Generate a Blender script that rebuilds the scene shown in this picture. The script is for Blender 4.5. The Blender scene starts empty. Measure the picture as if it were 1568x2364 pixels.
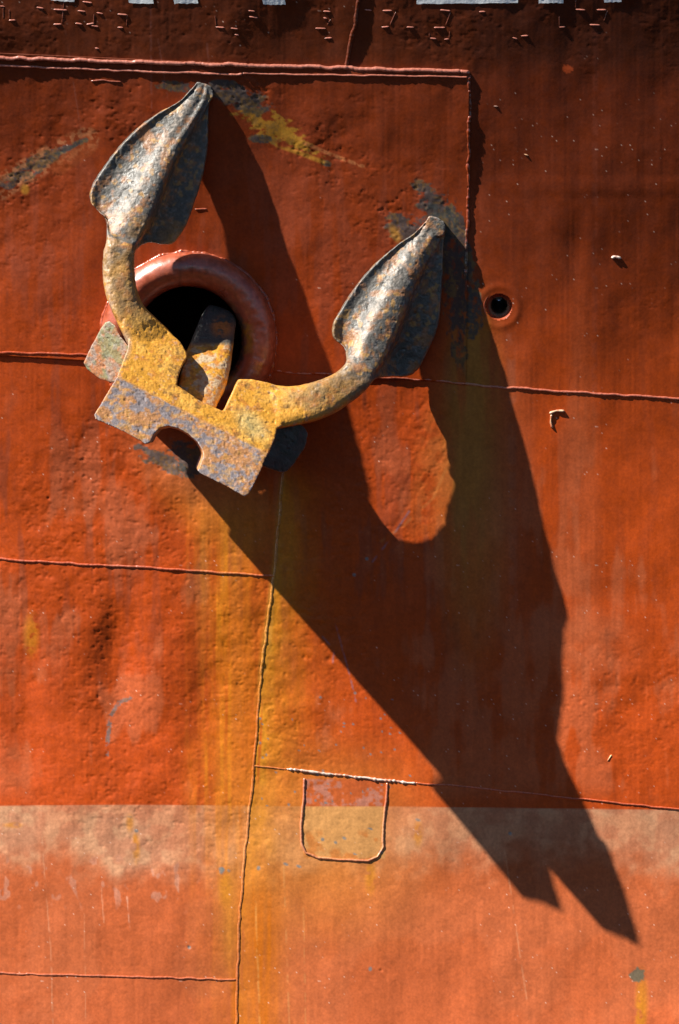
import bpy, math, random
import numpy as np
from mathutils import Vector, Matrix
from mathutils.geometry import tessellate_polygon

# ------------------------------------------------------------------ frame
# Real sizes: 400 units = 1 m.  (u, v, p) = across, down, distance proud of a
# reference plane; D is the viewing distance the survey was taken from.
S = 1/400.0
D = 6000.0
PITCH = math.radians(8)
CAM_H = 1.8
CP, SP = math.cos(PITCH), math.sin(PITCH)

def W(u, v, p):
    """survey coordinates -> world metres (arrays)"""
    u = np.asarray(u, float); v = np.asarray(v, float); p = np.asarray(p, float)
    k = (D-p)/D
    x = (u-784)*k*S
    z = (1182-v)*k*S
    y = (D-p)*S
    return np.stack([x+0*y, y*CP - z*SP, y*SP + z*CP + CAM_H], -1)

def dirW(x, y_fwd, z):
    return Vector((x, y_fwd*CP - z*SP, y_fwd*SP + z*CP))

scene = bpy.context.scene
# ------------------------------------------------------------------ camera
cam_d = bpy.data.cameras.new('camera'); cam = bpy.data.objects.new('camera', cam_d)
scene.collection.objects.link(cam); scene.camera = cam
cam.location = (0, 0, CAM_H)
cam.rotation_euler = (math.radians(90)+PITCH, 0, 0)
cam_d.sensor_fit = 'VERTICAL'; cam_d.sensor_height = 24
cam_d.lens = 24/2/((1182)/D)
cam_d.clip_end = 500
# ------------------------------------------------------------------ light
RX, RV, RP = .624, .721, .301                       # direction light travels: right, down, into the hull
sun_dir = dirW(RX, RP, -RV)
sd = bpy.data.lights.new('sun', 'SUN'); so = bpy.data.objects.new('sun', sd)
scene.collection.objects.link(so)
sd.energy = 5.0; sd.angle = math.radians(.53); sd.color = (1, .95, .86)
so.rotation_euler = sun_dir.to_track_quat('-Z', 'Y').to_euler()
so.location = (-6, 4, 12)
world = bpy.data.worlds.new('World'); scene.world = world; world.use_nodes = True
nt = world.node_tree; bg = nt.nodes['Background']
sky = nt.nodes.new('ShaderNodeTexSky'); sky.sky_type = 'NISHITA'; sky.sun_disc = False
to_sun = -sun_dir
sky.sun_elevation = math.asin(to_sun.z)
sky.sun_rotation = math.atan2(to_sun.x, to_sun.y)
nt.links.new(sky.outputs[0], bg.inputs[0]); bg.inputs[1].default_value = .05
sky.air_density = .35; sky.dust_density = .1
scene.view_settings.view_transform = 'Standard'; scene.view_settings.look = 'None'
scene.view_settings.exposure = 1.12; scene.view_settings.gamma = 1
scene.view_settings.use_curve_mapping = False

# ------------------------------------------------------------------ noise
def _lat(seed, dims):
    return np.random.default_rng(seed).random((64,)*dims)
def vnoise2(x, y, seed):
    L = _lat(seed, 2)
    xi = np.floor(x).astype(int); yi = np.floor(y).astype(int)
    fx = x-xi; fy = y-yi
    fx = fx*fx*fx*(fx*(fx*6-15)+10); fy = fy*fy*fy*(fy*(fy*6-15)+10)
    a = L[xi & 63, yi & 63]; b = L[(xi+1) & 63, yi & 63]
    c = L[xi & 63, (yi+1) & 63]; d = L[(xi+1) & 63, (yi+1) & 63]
    return (a*(1-fx)+b*fx)*(1-fy) + (c*(1-fx)+d*fx)*fy
def fbm2(u, v, sc, octv=4, seed=1, sx=1.0, gain=.5):
    """0..1 noise, feature size sc; sx stretches across"""
    x = u/(sc*sx); y = v/sc
    ca, sa = math.cos(.5), math.sin(.5)
    t = 0; a = 1; tot = 0
    for i in range(octv):
        t = t + a*vnoise2(x+i*17.3, y-i*9.1, seed*31+i); tot += a
        a *= gain
        x, y = (x*ca-y*sa)*2.03, (x*sa+y*ca)*2.03
        if sx != 1.0 and i == 0: pass
    return t/tot
def vnoise3(x, y, z, seed):
    L = _lat(seed, 3)
    xi = np.floor(x).astype(int); yi = np.floor(y).astype(int); zi = np.floor(z).astype(int)
    fx = x-xi; fy = y-yi; fz = z-zi
    fx = fx*fx*(3-2*fx); fy = fy*fy*(3-2*fy); fz = fz*fz*(3-2*fz)
    r = 0
    for i in (0, 1):
        for j in (0, 1):
            for k in (0, 1):
                w = (fx if i else 1-fx)*(fy if j else 1-fy)*(fz if k else 1-fz)
                r = r + w*L[(xi+i) & 63, (yi+j) & 63, (zi+k) & 63]
    return r
def fbm3(P, sc, octv=3, seed=1, gain=.5):
    t = 0; a = 1; tot = 0
    q = P/sc
    for i in range(octv):
        t = t + a*vnoise3(q[:, 0]+i*7.7, q[:, 1]+i*3.1, q[:, 2]-i*5.3, seed*17+i); tot += a
        a *= gain; q = q*2.07
        q = np.stack([q[:, 0]*.8-q[:, 1]*.6, q[:, 0]*.6+q[:, 1]*.8, q[:, 2]], -1)
    return t/tot
def ss(x, a, b):
    t = np.clip((x-a)/(b-a), 0, 1); return t*t*(3-2*t)
def blob(u, v, cu, cv, ru, rv, ang=0, soft=.35):
    c, s = math.cos(ang), math.sin(ang)
    du = u-cu; dv = v-cv
    x = (du*c+dv*s)/ru; y = (-du*s+dv*c)/rv
    return 1-ss(np.sqrt(x*x+y*y), 1-soft, 1+soft)
def seg_dist(u, v, pts):
    d = np.full(np.shape(u), 1e9)
    for (a, b) in zip(pts[:-1], pts[1:]):
        ax, ay = a; bx, by = b
        dx, dy = bx-ax, by-ay
        t = np.clip(((u-ax)*dx+(v-ay)*dy)/(dx*dx+dy*dy), 0, 1)
        d = np.minimum(d, np.hypot(u-ax-t*dx, v-ay-t*dy))
    return d
def polyx(v, pts):
    """u of a mostly vertical polyline at height v"""
    return np.interp(v, [p[1] for p in pts], [p[0] for p in pts])
def polyv(u, pts):
    return np.interp(u, [p[0] for p in pts], [p[1] for p in pts])

# ------------------------------------------------------------------ hull form
HC = (435., 785.)                                    # hawse opening
DQ = [(-1400, 60), (1085, 170), (1075, 884), (-1400, 740)]   # doubler plate corners
VSEAM = [(662, 900), (655, 1090), (632, 1328), (612, 1480), (598, 1600), (585, 1790), (566, 1960), (552, 2130), (546, 2363), (542, 2900)]
TOPSEAM = [(838, -700), (826, 0), (818, 60), (800, 158)]

def ph(u, v):
    """the fair hull form: flared above, upright below, rounding away to the right"""
    vv = np.clip(v, -60, 4200)
    p = 150 - .268*vv + .0000863*vv*vv - .2*np.minimum(v+60, 0)
    du = (u-784)/784
    p = p - 20*du*du*(1.25 - np.clip(v, 0, 2900)/2363)*np.where(np.abs(du) > 1.2, 1/np.maximum(np.abs(du), 1.2)*1.2, 1) + .00002*np.maximum(500-vv, 0)**2
    return p

def rough_mask(u, v):
    w = fbm2(u, v, 90, 4, 5)
    m = .12 + .25*ss(w, .42, .62)
    # arc swept by the flukes
    arc = seg_dist(u, v, [(-60, 470), (90, 370), (210, 300), (330, 230), (470, 190), (600, 240), (700, 330), (860, 420), (960, 480), (1020, 560)])
    m = m + .75*(1-ss(arc, 25, 95))*ss(w, .25, .5)
    m = m + .5*blob(u, v, 860, 560, 130, 160, .6, .6)*ss(w, .3, .5)
    m = m + .5*blob(u, v, 80, 520, 160, 160, 0, .6)
    m = m + .75*blob(u, v, 230, 1500, 420, 420, 0, .5)
    m = m + .6*blob(u, v, 300, 1080, 180, 110, .4, .5)
    m = m + .5*blob(u, v, 900, 1050, 130, 200, 0, .5)
    m = m + .5*blob(u, v, 690, 1550, 160, 330, 0, .5)
    m = m + .6*blob(u, v, 1450, 1650, 180, 170, .2, .5)
    m = m + .45*blob(u, v, 420, 1930, 230, 120, 0, .5)
    m = m + .4*blob(u, v, 150, 780, 140, 60, 0, .5)
    m = m - .45*blob(u, v, 1350, 1150, 260, 330, 0, .5) - .35*blob(u, v, 250, 600, 90, 120, 0, .5)
    m = m - .3*blob(u, v, 90, 1620, 90, 200, 0, .5) - .3*blob(u, v, 1320, 450, 220, 300, 0, .5)
    # old lettering ground off along the top
    m = m + .25*(1-ss(np.abs(v-60), 30, 90))*ss(w, .35, .5)
    return np.clip(m, .05, 1.3)

def relief(u, v):
    """plating relief in units (2.5 mm): dents, pitting, brush marks"""
    m = rough_mask(u, v)
    r = 0
    r = r + m*1.0*(fbm2(u, v, 11, 3, 11, 1.35, .55)-.5) + m*1.2*(fbm2(u, v, 30, 2, 17, 1.3)-.5)
    r = r + m*1.1*(np.maximum(fbm2(u, v, 9, 2, 12, 1.2, .6)-.6, 0)*-3)
    r = r + (.35+m)*2.6*(fbm2(u, v, 60, 2, 13)-.5)
    r = r + 24*(fbm2(u, v, 420, 2, 15)-.5) + 5*(fbm2(u, v, 150, 2, 19, .6)-.5)
    # brushed vertical runs
    r = r + .22*(vnoise2(u/6., v/180., 21)-.5)
    # dents
    def dent(cu, cv, su, sv, a, h):
        c, s = math.cos(a), math.sin(a)
        x = ((u-cu)*c+(v-cv)*s)/su; y = (-(u-cu)*s+(v-cv)*c)/sv
        return h*np.exp(-(x*x+y*y))
    r = r - dent(262, 1540, 52, 150, .06, 13)
    r = r + dent(370, 1560, 60, 190, .03, 6)
    r = r - dent(480, 1640, 50, 160, 0, 3)
    r = r + dent(225, 1500, 45, 160, .05, 3)
    r = r + dent(120, 1560, 60, 160, 0, 4)
    r = r - dent(60, 1650, 40, 140, 0, 3.5)
    r = r - dent(405, 1190, 70, 60, 0, 5)
    r = r - dent(330, 1700, 50, 90, .4, 3)
    r = r - dent(1330, 560, 26, 150, .06, 2.2)
    r = r - dent(1450, 1380, 150, 60, 0, 4)
    r = r - dent(900, 1180, 50, 140, .3, -3)
    r = r - dent(1180, 1500, 150, 200, 0, 6)
    for (a, b, q) in ((760, 1522, 7), (702, 1518, 5), (112, 1150, 3), (1180, 1922, 4), (437, 2187, 3), (880, 2240, 3)):
        r = r - dent(a, b, q, q, 0, 2.2)
    # shallow trench beside the shell seams
    sx = polyx(v, VSEAM)
    r = r - .7*ss(u, sx-1.5, sx+3)*(1-ss(u, sx+3, sx+60))*ss(v, 1080, 1120)
    tx = polyx(v, TOPSEAM)
    r = r - 3.2*ss(u, tx, tx+4)*(1-ss(u, tx+4, tx+120))*(1-ss(v, 150, 175))
    r = r + 1.1*(1-ss(np.abs(v-(430+.0*u)), 4, 30))*ss(u, 1110, 1180)*.6
    # deep scrapes in the right hand arc
    for q, (a, b) in enumerate((((1005, 960), (925, 1150)), ((985, 925), (905, 1010)), ((1030, 1040), (900, 1230)))):
        r = r - .4*np.exp(-(seg_dist(u, v, [a, b])/5.0)**2)
    return r

def hull_p(u, v):
    return ph(u, v) + relief(u, v)

# ------------------------------------------------------------------ hull paint
def C3(*c): return np.array(c)
def mixc(a, b, m):
    m = np.clip(m, 0, 1)[..., None]
    return a*(1-m) + b*m

def hull_colour(u, v):
    n1 = fbm2(u, v, 150, 4, 41); n2 = fbm2(u, v, 30, 3, 42); n3 = fbm2(u, v, 8, 2, 43)
    nv = fbm2(u, v*.12, 26, 3, 44)                    # vertical streaks
    nw = fbm2(u, v*.05, 9, 2, 45)
    stops_v = [-400, 120, 200, 560, 880, 1250, 1700, 1866, 1900, 2400, 3500]
    cols = np.array([(.11, .022, .006), (.125, .024, .006), (.20, .031, .006), (.27, .040, .006), (.38, .052, .005),
                     (.42, .057, .005), (.43, .058, .005), (.44, .060, .006), (.44, .096, .026), (.46, .100, .030), (.45, .12, .05)])
    c = np.stack([np.interp(v, stops_v, cols[:, i]) for i in range(3)], -1)
    # right of the doubler, shade up high is painted into the colour
    c = c*(1-.35*(ss(u, 1080, 1100)*(1-ss(v, 500, 1000))))[..., None]
    # chalked maroon overpaint patches left
    mar = C3(.26, .050, .018)
    m = ss(nv+.5*(n1-.5), .50, .66)*(1-ss(v, 1300, 1700))*.6*ss(v, 150, 500)*(1-.75*ss(u, 1050, 1150))
    c = mixc(c, mar, m)
    chalk = C3(.48, .115, .040)
    c = mixc(c, chalk, .55*ss(n1+.6*(nv-.5), .52, .70)*ss(v, 700, 1300)*(1-ss(v, 1800, 1862)))
    c = mixc(c, C3(.48, .068, .012), .5*blob(u, v, 60, 1640, 110, 180, 0, .5)*ss(n2, .3, .6))
    c = mixc(c, chalk, .75*blob(u, v, 1340, 1480, 110, 60, .2, .7)*ss(n1, .3, .5))
    c = mixc(c, chalk, .5*blob(u, v, 1160, 1100, 60, 260, 0, .7))
    # paler run down the right-hand plates
    c = mixc(c, chalk, .3*blob(u, v, 1345+.02*(v-1000), 1200, 34, 420, 0, .6))
    # lighter boot-top band, hard top edge and a ragged bottom
    bot = 1985 + 60*(fbm2(u, v*0, 70, 3, 51)-.5) + 80*(n1-.5) + 40*(n2-.5) + 40*blob(u, 0*v, 450, 0, 200, 1, 0, .6)
    top = 1862 - 4*np.exp(-((u-300)/300)**2) + .012*np.maximum(u-900, 0)
    band = ss(v, top-1.5, top+1.5)*(1-ss(v, bot-48, bot+48))
    tan = mixc(np.broadcast_to(C3(.47, .20, .105), c.shape), C3(.56, .30, .16), ss(n2, .4, .65)*.6)
    c = mixc(c, tan, band*(.72+.25*ss(n1, .4, .6)))
    # dabs of the band colour below it
    c = mixc(c, C3(.50, .23, .15), .6*ss(fbm2(u, v*.6, 17, 2, 52), .70, .78)*ss(v, 1960, 2000)*(1-ss(v, 2060, 2120))*(1-ss(u, 420, 520)))
    c = mixc(c, C3(.48, .125, .045), .4*ss(n1, .45, .6)*ss(v, 1980, 2100))
    # ---- rust runs
    och = C3(.52, .185, .012); org = C3(.52, .13, .010)
    d1 = u - (528 + .005*(v-1150)) + 34*(fbm2(u*0, v, 130, 3, 53)-.5) + 60*(nv-.5) + 30*(nw-.5)
    run = np.exp(-np.abs(d1/(58+.012*(v-1100)))**1.9)*ss(v, 1090, 1230)*(1-.75*ss(v, 1800, 2150))*.95 
    c = mixc(c, C3(.56, .175, .008), run*(.62+.9*(nw-.3)))
    c = mixc(c, org, .95*np.exp(-((u-545)/15)**2)*ss(v, 1300, 1420)*ss(nv, .3, .55))
    c = mixc(c, C3(.40, .14, .02), .35*np.exp(-((u-468)/16)**2)*ss(v, 1150, 1230)*(1-ss(v, 1350, 1700)))
    sx = polyx(v, VSEAM)
    d2 = u-sx + np.where(u > sx+8, 40*(nv-.5)+20*(nw-.5), 0)
    side = ss(d2, -3, 6)*np.exp(-np.maximum(d2-18, 0)/(26+.06*np.clip(v-1050, 0, 900)))*ss(v, 1060, 1150)*(1-.65*ss(v, 1850, 2250))
    c = mixc(c, C3(.56, .21, .012), 1.1*side*(.75+.5*(n2-.5)))
    c = mixc(c, C3(.55, .25, .03), .8*np.exp(-(d2/7)**2)*ss(v, 1080, 1120)*(1-ss(v, 1500, 1700)))
    # warm wash either side of the seam low down
    wash = np.exp(-((u-760)/190)**2)*ss(v, 1650, 1880)*(1-ss(v, 1980, 2250))
    c = mixc(c, C3(.56, .20, .035), wash*.6)
    low = np.exp(-np.abs((u-600)/46)**3)*ss(v, 1900, 2150)
    c = mixc(c, C3(.50, .125, .006), low*(.60+.9*(nw-.35)))
    c = mixc(c, C3(.54, .20, .02), .6*np.exp(-((u-530)/22)**2)*ss(v, 1950, 2050)*(1-ss(v, 2150, 2300)))
    # rust under the right-hand fluke
    c = mixc(c, C3(.36, .16, .02), .85*blob(u, v, 1085, 950, 48, 320, .04, .6)*ss(nv, .25, .5)*ss(v, 700, 780))
    c = mixc(c, C3(.40, .15, .03), .6*blob(u, v, 1090, 1120, 70, 330, 0, .7))
    c = mixc(c, C3(.50, .15, .03), .35*blob(u, v, 1010, 1050, 45, 180, .2, .6)*ss(n2, .3, .55))
    # rust wash behind the crown
    c = mixc(c, C3(.52, .165, .02), .7*blob(u, v, 520, 1170, 150, 75, .6, .8))
    c = mixc(c, C3(.52, .14, .05), .5*blob(u, v, 430, 1080, 140, 60, .5, .6))
    pin = ss(u, 699, 703)*(1-ss(u, 886, 891))*(1-ss(v, 1978, 1986))
    c = mixc(c, C3(.46, .085, .020), .8*pin*ss(v, 1796, 1802)*(1-ss(v, 1860, 1864)))
    c = mixc(c, C3(.36, .19, .15), .55*pin*ss(n2+.5*(n3-.5), .50, .68)*ss(v, 1796, 1802)*(1-ss(v, 1858, 1866)))
    c = mixc(c, C3(.56, .27, .085), .85*pin*ss(v, 1860, 1864))
    c = mixc(c, C3(.46, .13, .02), .7*pin*ss(v, 1910, 1930)*ss(n2, .50, .66))
    # ---- scrapes down to bare steel
    slate = C3(.055, .060, .058); slo = C3(.17, .145, .10)
    def scrape(mask, col=slate, th=.45, sc=14, seed=61, stretch=1.6, k=.95):
        nonlocal c
        f = fbm2(u, v, sc, 4, seed, stretch, .6); f2 = fbm2(u, v, sc*2.5, 2, seed+7, stretch)
        g = fbm2(u, v, 6, 2, seed+1)
        cc = mixc(np.broadcast_to(col, c.shape), C3(.20, .12, .035), .6*ss(g+.8*(f2-.5), .50, .80))
        c = mixc(c, cc, k*.9*ss(mask, .02, .3)*ss(mask*1.0+(f-.5)*1.9+(f2-.5)*.9, th, th+.36))
    yo = C3(.42, .20, .022)
    scrape(blob(u, v, 630, 290, 95, 34, .50, .5), yo, .5, 12, 63)
    scrape(blob(u, v, 690, 330, 60, 14, .55, .5), yo, .5, 9, 64)
    scrape(blob(u, v, 545, 218, 82, 32, .42, .4), slate, .5, 12, 65)
    scrape(blob(u, v, 600, 320, 26, 10, .1, .4), slate, .5, 8, 66)
    scrape(blob(u, v, 755, 377, 12, 7, .4, .4), slate, .5, 8, 66)
    scrape(blob(u, v, 410, 200, 60, 14, .1, .6), slate, .62, 10, 67)
    ln = seg_dist(u, v, [(690, 325), (760, 355), (838, 384)])
    c = mixc(c, C3(.45, .15, .05), .8*(1-ss(ln, 2, 6))*ss(n3, .2, .5))
    ln = seg_dist(u, v, [(640, 335), (700, 356), (760, 380)])
    c = mixc(c, yo, .7*(1-ss(ln, 2, 8))*ss(n2, .3, .5))
    # left arc
    arc = seg_dist(u, v, [(-80, 480), (-10, 440), (55, 400), (110, 365), (200, 322)])
    wdt = np.interp(u, [-50, 0, 60, 130, 205], [20, 16, 22, 13, 4])
    scrape(1-ss(arc, wdt*.6, wdt*1.4), slate, .55, 12, 71, 2.0)
    c = mixc(c, C3(.40, .15, .06), .7*(1-ss(np.abs(arc-18), 4, 16))*ss(n3+.2*(n2-.5), .45, .6)*(1-ss(u, 215, 260)))
    arc2 = seg_dist(u, v, [(135, 388), (205, 340)])
    c = mixc(c, C3(.27, .055, .012), .6*ss(1-ss(arc2, 8, 26), .2, .6))   # fresher touch-up paint below it
    scrape(1-ss(seg_dist(u, v, [(120, 361), (160, 342), (200, 324)]), 2, 7), slate, .5, 6, 72)
    c = mixc(c, C3(.55, .25, .03), .8*blob(u, v, 58, 437, 9, 11, 0, .5))
    # around the right-hand tip
    scrape(blob(u, v, 975, 520, 80, 50, .1, .35)*(1-blob(u, v, 930, 450, 50, 45, .3, .3)), slate, .47, 16, 75)
    scrape(blob(u, v, 1000, 470, 60, 30, .8, .4), slate, .55, 14, 76)
    scrape(blob(u, v, 1050, 650, 32, 160, -.08, .6), slate*.7, .42, 22, 77, .5)
    scrape(blob(u, v, 1068, 560, 16, 110, -.25, .5), slate*.9, .42, 22, 79, .6)
    scrape(blob(u, v, 1095, 720, 20, 70, .0, .4), slate, .60, 10, 78, .7)
    c = mixc(c, C3(.45, .20, .03), .7*blob(u, v, 913, 540, 10, 22, -.5, .5))
    # chain-rubbed steel under the crown and at the hawse
    scrape(blob(u, v, 375, 1065, 90, 20, .45, .5), slate*1.6, .62, 11, 81)
    scrape(blob(u, v, 440, 1060, 70, 34, .45, .4), slate*1.3, .60, 12, 82)
    arc = seg_dist(u, v, [(247, 1740), (250, 1690), (258, 1650), (275, 1622), (300, 1612)])
    scrape(1-ss(arc, 2.5, 8), slate*2.4, .50, 8, 83, 1, .8)
    # thin marks
    for k, (pts, wd, col, kk) in enumerate((
        ([(860, 1297), (905, 1240), (945, 1180)], 2.0, C3(.17, .15, .2), .8),
        ([(768, 1530), (772, 1500), (745, 1470)], 2.0, C3(.16, .15, .2), .7),
        ([(775, 1440), (783, 1470), (808, 1560), (822, 1620)], 1.8, C3(.16, .15, .2), .7),
        ([(1040, 1060), (1000, 1150), (930, 1215), (880, 1250)], 3.0, C3(.60, .24, .06), .4),
        ([(1290, 900), (1295, 862)], 1.4, C3(.12, .02, .01), .5),
        ([(1312, 900), (1318, 862)], 1.4, C3(.12, .02, .01), .5),
        ([(1330, 895), (1338, 862)], 1.4, C3(.12, .02, .01), .5),
        ([(95, 1870), (100, 1980), (118, 2200), (122, 2363)], 1.4, C3(.7, .36, .2), .5),
        ([(290, 2030), (300, 2150)], 1.6, C3(.78, .45, .3), .7),
        ([(195, 2110), (198, 2363)], 1.2, C3(.7, .36, .2), .35),
        ([(234, 2050), (240, 2130)], 1.4, C3(.72, .38, .22), .5),
        ([(1165, 1960), (1200, 2200), (1225, 2363)], 1.6, C3(.68, .33, .17), .5),
        ([(590, 2080), (600, 2363)], 2.2, C3(.70, .36, .10), .55),
        ([(655, 2000), (668, 2363)], 1.8, C3(.70, .36, .12), .45),
        ([(700, 2060), (706, 2363)], 1.4, C3(.70, .36, .12), .4),
        ([(348, 0), (350, 250)], 1.6, C3(.25, .10, .08), .5),
        ([(365, 90), (388, 230)], 1.4, C3(.25, .10, .08), .5),
        ([(140, 0), (190, 320)], 1.4, C3(.28, .11, .08), .4),
        ([(478, 100), (482, 150)], 2.0, C3(.25, .10, .08), .4),
        ([(1375, 0), (1372, 900)], 6.0, C3(.27, .07, .04), .3),
        ([(1180, 760), (1185, 1400)], 9.0, C3(.30, .13, .08), .35),
        )):
        d = seg_dist(u, v, pts)
        c = mixc(c, col, .6*kk*(1-ss(d, wd*.5, wd*1.6))*ss(fbm2(u, v, 20, 3, 90+k), .30, .6))
    # chips
    rg = np.random.default_rng(5)
    slc = slate*3.0
    chips = [(512, 2007, 7, 5), (528, 2010, 4, 3), (597, 2004, 4, 5), (660, 1995, 6, 3), (690, 2000, 6, 3), (437, 2187, 4, 4),
             (855, 2237, 4, 5), (818, 1327, 4, 4), (847, 1290, 4, 4), (740, 1610, 3, 3), (820, 1600, 3, 3), (512, 2010, 5, 8),
             (300, 1886, 5, 3), (315, 1918, 5, 4), (965, 1893, 6, 3), (1178, 1924, 4, 4), (855, 1913, 6, 2), (795, 1935, 5, 3),
             (745, 1938, 4, 4), (775, 1945, 4, 3), (880, 1967, 5, 3), (820, 1972, 5, 2)]
    chips += [(rg.uniform(600, 950), rg.uniform(1610, 1860), rg.uniform(1.5, 3.5), rg.uniform(1.5, 3)) for _ in range(46)]
    for (a, b, ru, rv_) in chips:
        w = np.abs(u-a) < 20
        w &= np.abs(v-b) < 20
        if not w.any(): continue
        mk = blob(u[w], v[w], a, b, ru, rv_, .3, .35)
        c[w] = mixc(c[w], slc, .85*mk)
    for (a, b, ru, rv_) in [(315, 1960, 8, 30), (300, 1900, 8, 18), (965, 1925, 10, 26), (855, 2020, 12, 40), (520, 2050, 14, 40),
                            (1482, 2310, 13, 60), (1478, 2360, 11, 60), (312, 1935, 5, 10), (72, 1466, 16, 42), (30, 1905, 20, 6)]:
        w = (np.abs(u-a) < ru*2) & (np.abs(v-b) < rv_*2)
        if w.any():
            c[w] = mixc(c[w], och, .7*blob(u[w], v[w], a, b, ru, rv_, 0, .6)*ss(n3[w]*.5+n2[w]*.5, .3, .5))
    c = mixc(c, C3(.12, .115, .075), .9*ss(blob(u, v, 1474, 2251, 17, 15, .4, .5)+(n3-.5)*1.0+(n2-.5)*.6, .4, .65)*ss(blob(u, v, 1474, 2251, 26, 26), .0, .3))
    c = mixc(c, C3(.42, .065, .015), .95*ss(blob(u, v, 1309, 157, 10, 9, .8, .6)+(n3-.5)*1.8, .4, .6)*ss(blob(u, v, 1309, 157, 14, 14), .0, .3))
    # specks of weathered paint and salt
    sp = fbm2(u, v, 5, 1, 99)
    c = mixc(c, C3(.75, .50, .38), .8*ss(sp, .990, .999)*ss(n1, .4, .6))
    # fine mottling
    c = c*(1+.20*(n2-.5)+.22*(n3-.5)+.16*(nw-.5))[..., None]
    return np.clip(c, .004, .9)

# ------------------------------------------------------------------ mesh helpers
def mesh_from(name, verts, faces, quads=True, smooth=True):
    me = bpy.data.meshes.new(name)
    verts = np.asarray(verts, np.float32); faces = np.asarray(faces, np.int32)
    k = faces.shape[1]
    me.vertices.add(len(verts)); me.vertices.foreach_set('co', verts.ravel())
    me.loops.add(faces.size); me.loops.foreach_set('vertex_index', faces.ravel())
    me.polygons.add(len(faces))
    me.polygons.foreach_set('loop_start', np.arange(0, faces.size, k, dtype=np.int32))
    me.update(calc_edges=True)
    me.polygons.foreach_set('use_smooth', np.full(len(faces), smooth))
    me.validate()
    return me
def set_col(me, col, name='Col'):
    a = me.attributes.new(name, 'FLOAT_COLOR', 'POINT')
    d = np.ones((len(me.vertices), 4), np.float32); d[:, :3] = col
    a.data.foreach_set('color', d.ravel())
def grid_faces(nr, nc):
    i = np.arange(nr-1)[:, None]*nc + np.arange(nc-1)[None]
    return np.stack([i, i+nc, i+nc+1, i+1], -1).reshape(-1, 4)
def compact(verts, faces, *arrs):
    used = np.unique(faces); mp = np.full(len(verts), -1); mp[used] = np.arange(len(used))
    return (verts[used], mp[faces]) + tuple(a[used] for a in arrs)
def empty(name, loc, label, cat):
    o = bpy.data.objects.new(name, None); scene.collection.objects.link(o)
    o.location = loc; o['label'] = label; o['category'] = cat; o.empty_display_size = .3
    return o
def link(name, me, mat, parent, label=None):
    o = bpy.data.objects.new(name, me); scene.collection.objects.link(o)
    if mat: me.materials.append(mat)
    if parent is not None:
        o.parent = parent
        off = Vector(parent.location) + (Vector(parent.parent.location) if parent.parent else Vector((0, 0, 0)))
        me.transform(Matrix.Translation(-off))
    if label: o['label'] = label
    return o

# ------------------------------------------------------------------ materials
def paint_mat(name, rough=.42, bump=.25, spec=.5, scale=60, use_col=True, colour=(.4, .06, .02), var=.25):
    m = bpy.data.materials.new(name); m.use_nodes = True
    t = m.node_tree; b = t.nodes['Principled BSDF']
    N = t.nodes.new; Lk = t.links.new
    tc = N('ShaderNodeTexCoord')
    n1 = N('ShaderNodeTexNoise'); n1.inputs['Scale'].default_value = scale; n1.inputs['Detail'].default_value = 5
    n2 = N('ShaderNodeTexNoise'); n2.inputs['Scale'].default_value = scale*.22; n2.inputs['Detail'].default_value = 4
    Lk(tc.outputs['Object'], n1.inputs['Vector']); Lk(tc.outputs['Object'], n2.inputs['Vector'])
    mr = N('ShaderNodeMapRange'); mr.inputs['From Min'].default_value = .3; mr.inputs['From Max'].default_value = .7
    mr.inputs['To Min'].default_value = 1-var; mr.inputs['To Max'].default_value = 1+var
    Lk(n1.outputs['Fac'], mr.inputs['Value'])
    mx = N('ShaderNodeVectorMath'); mx.operation = 'SCALE'
    if use_col:
        at = N('ShaderNodeAttribute'); at.attribute_name = 'Col'
        Lk(at.outputs['Color'], mx.inputs[0])
    else:
        mx.inputs[0].default_value = colour
    Lk(mr.outputs[0], mx.inputs['Scale'])
    Lk(mx.outputs[0], b.inputs['Base Color'])
    mr2 = N('ShaderNodeMapRange'); mr2.inputs['From Min'].default_value = .3; mr2.inputs['From Max'].default_value = .7
    mr2.inputs['To Min'].default_value = rough-.09; mr2.inputs['To Max'].default_value = rough+.12
    Lk(n2.outputs['Fac'], mr2.inputs['Value']); Lk(mr2.outputs[0], b.inputs['Roughness'])
    b.inputs['Specular IOR Level'].default_value = spec
    bp = N('ShaderNodeBump'); bp.inputs['Strength'].default_value = bump; bp.inputs['Distance'].default_value = .004
    Lk(n1.outputs['Fac'], bp.inputs['Height']); Lk(bp.outputs[0], b.inputs['Normal'])
    return m
M_hull = paint_mat('hull_paint', .46, .09, .20, 70, var=.12)
M_weld = paint_mat('weld_paint', .30, .2, .8, 90)
M_bolster = paint_mat('bolster_paint', .34, .3, 1.0, 40)
M_iron = paint_mat('cast_iron_rust', .49, .8, .5, 80, var=.22)
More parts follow.
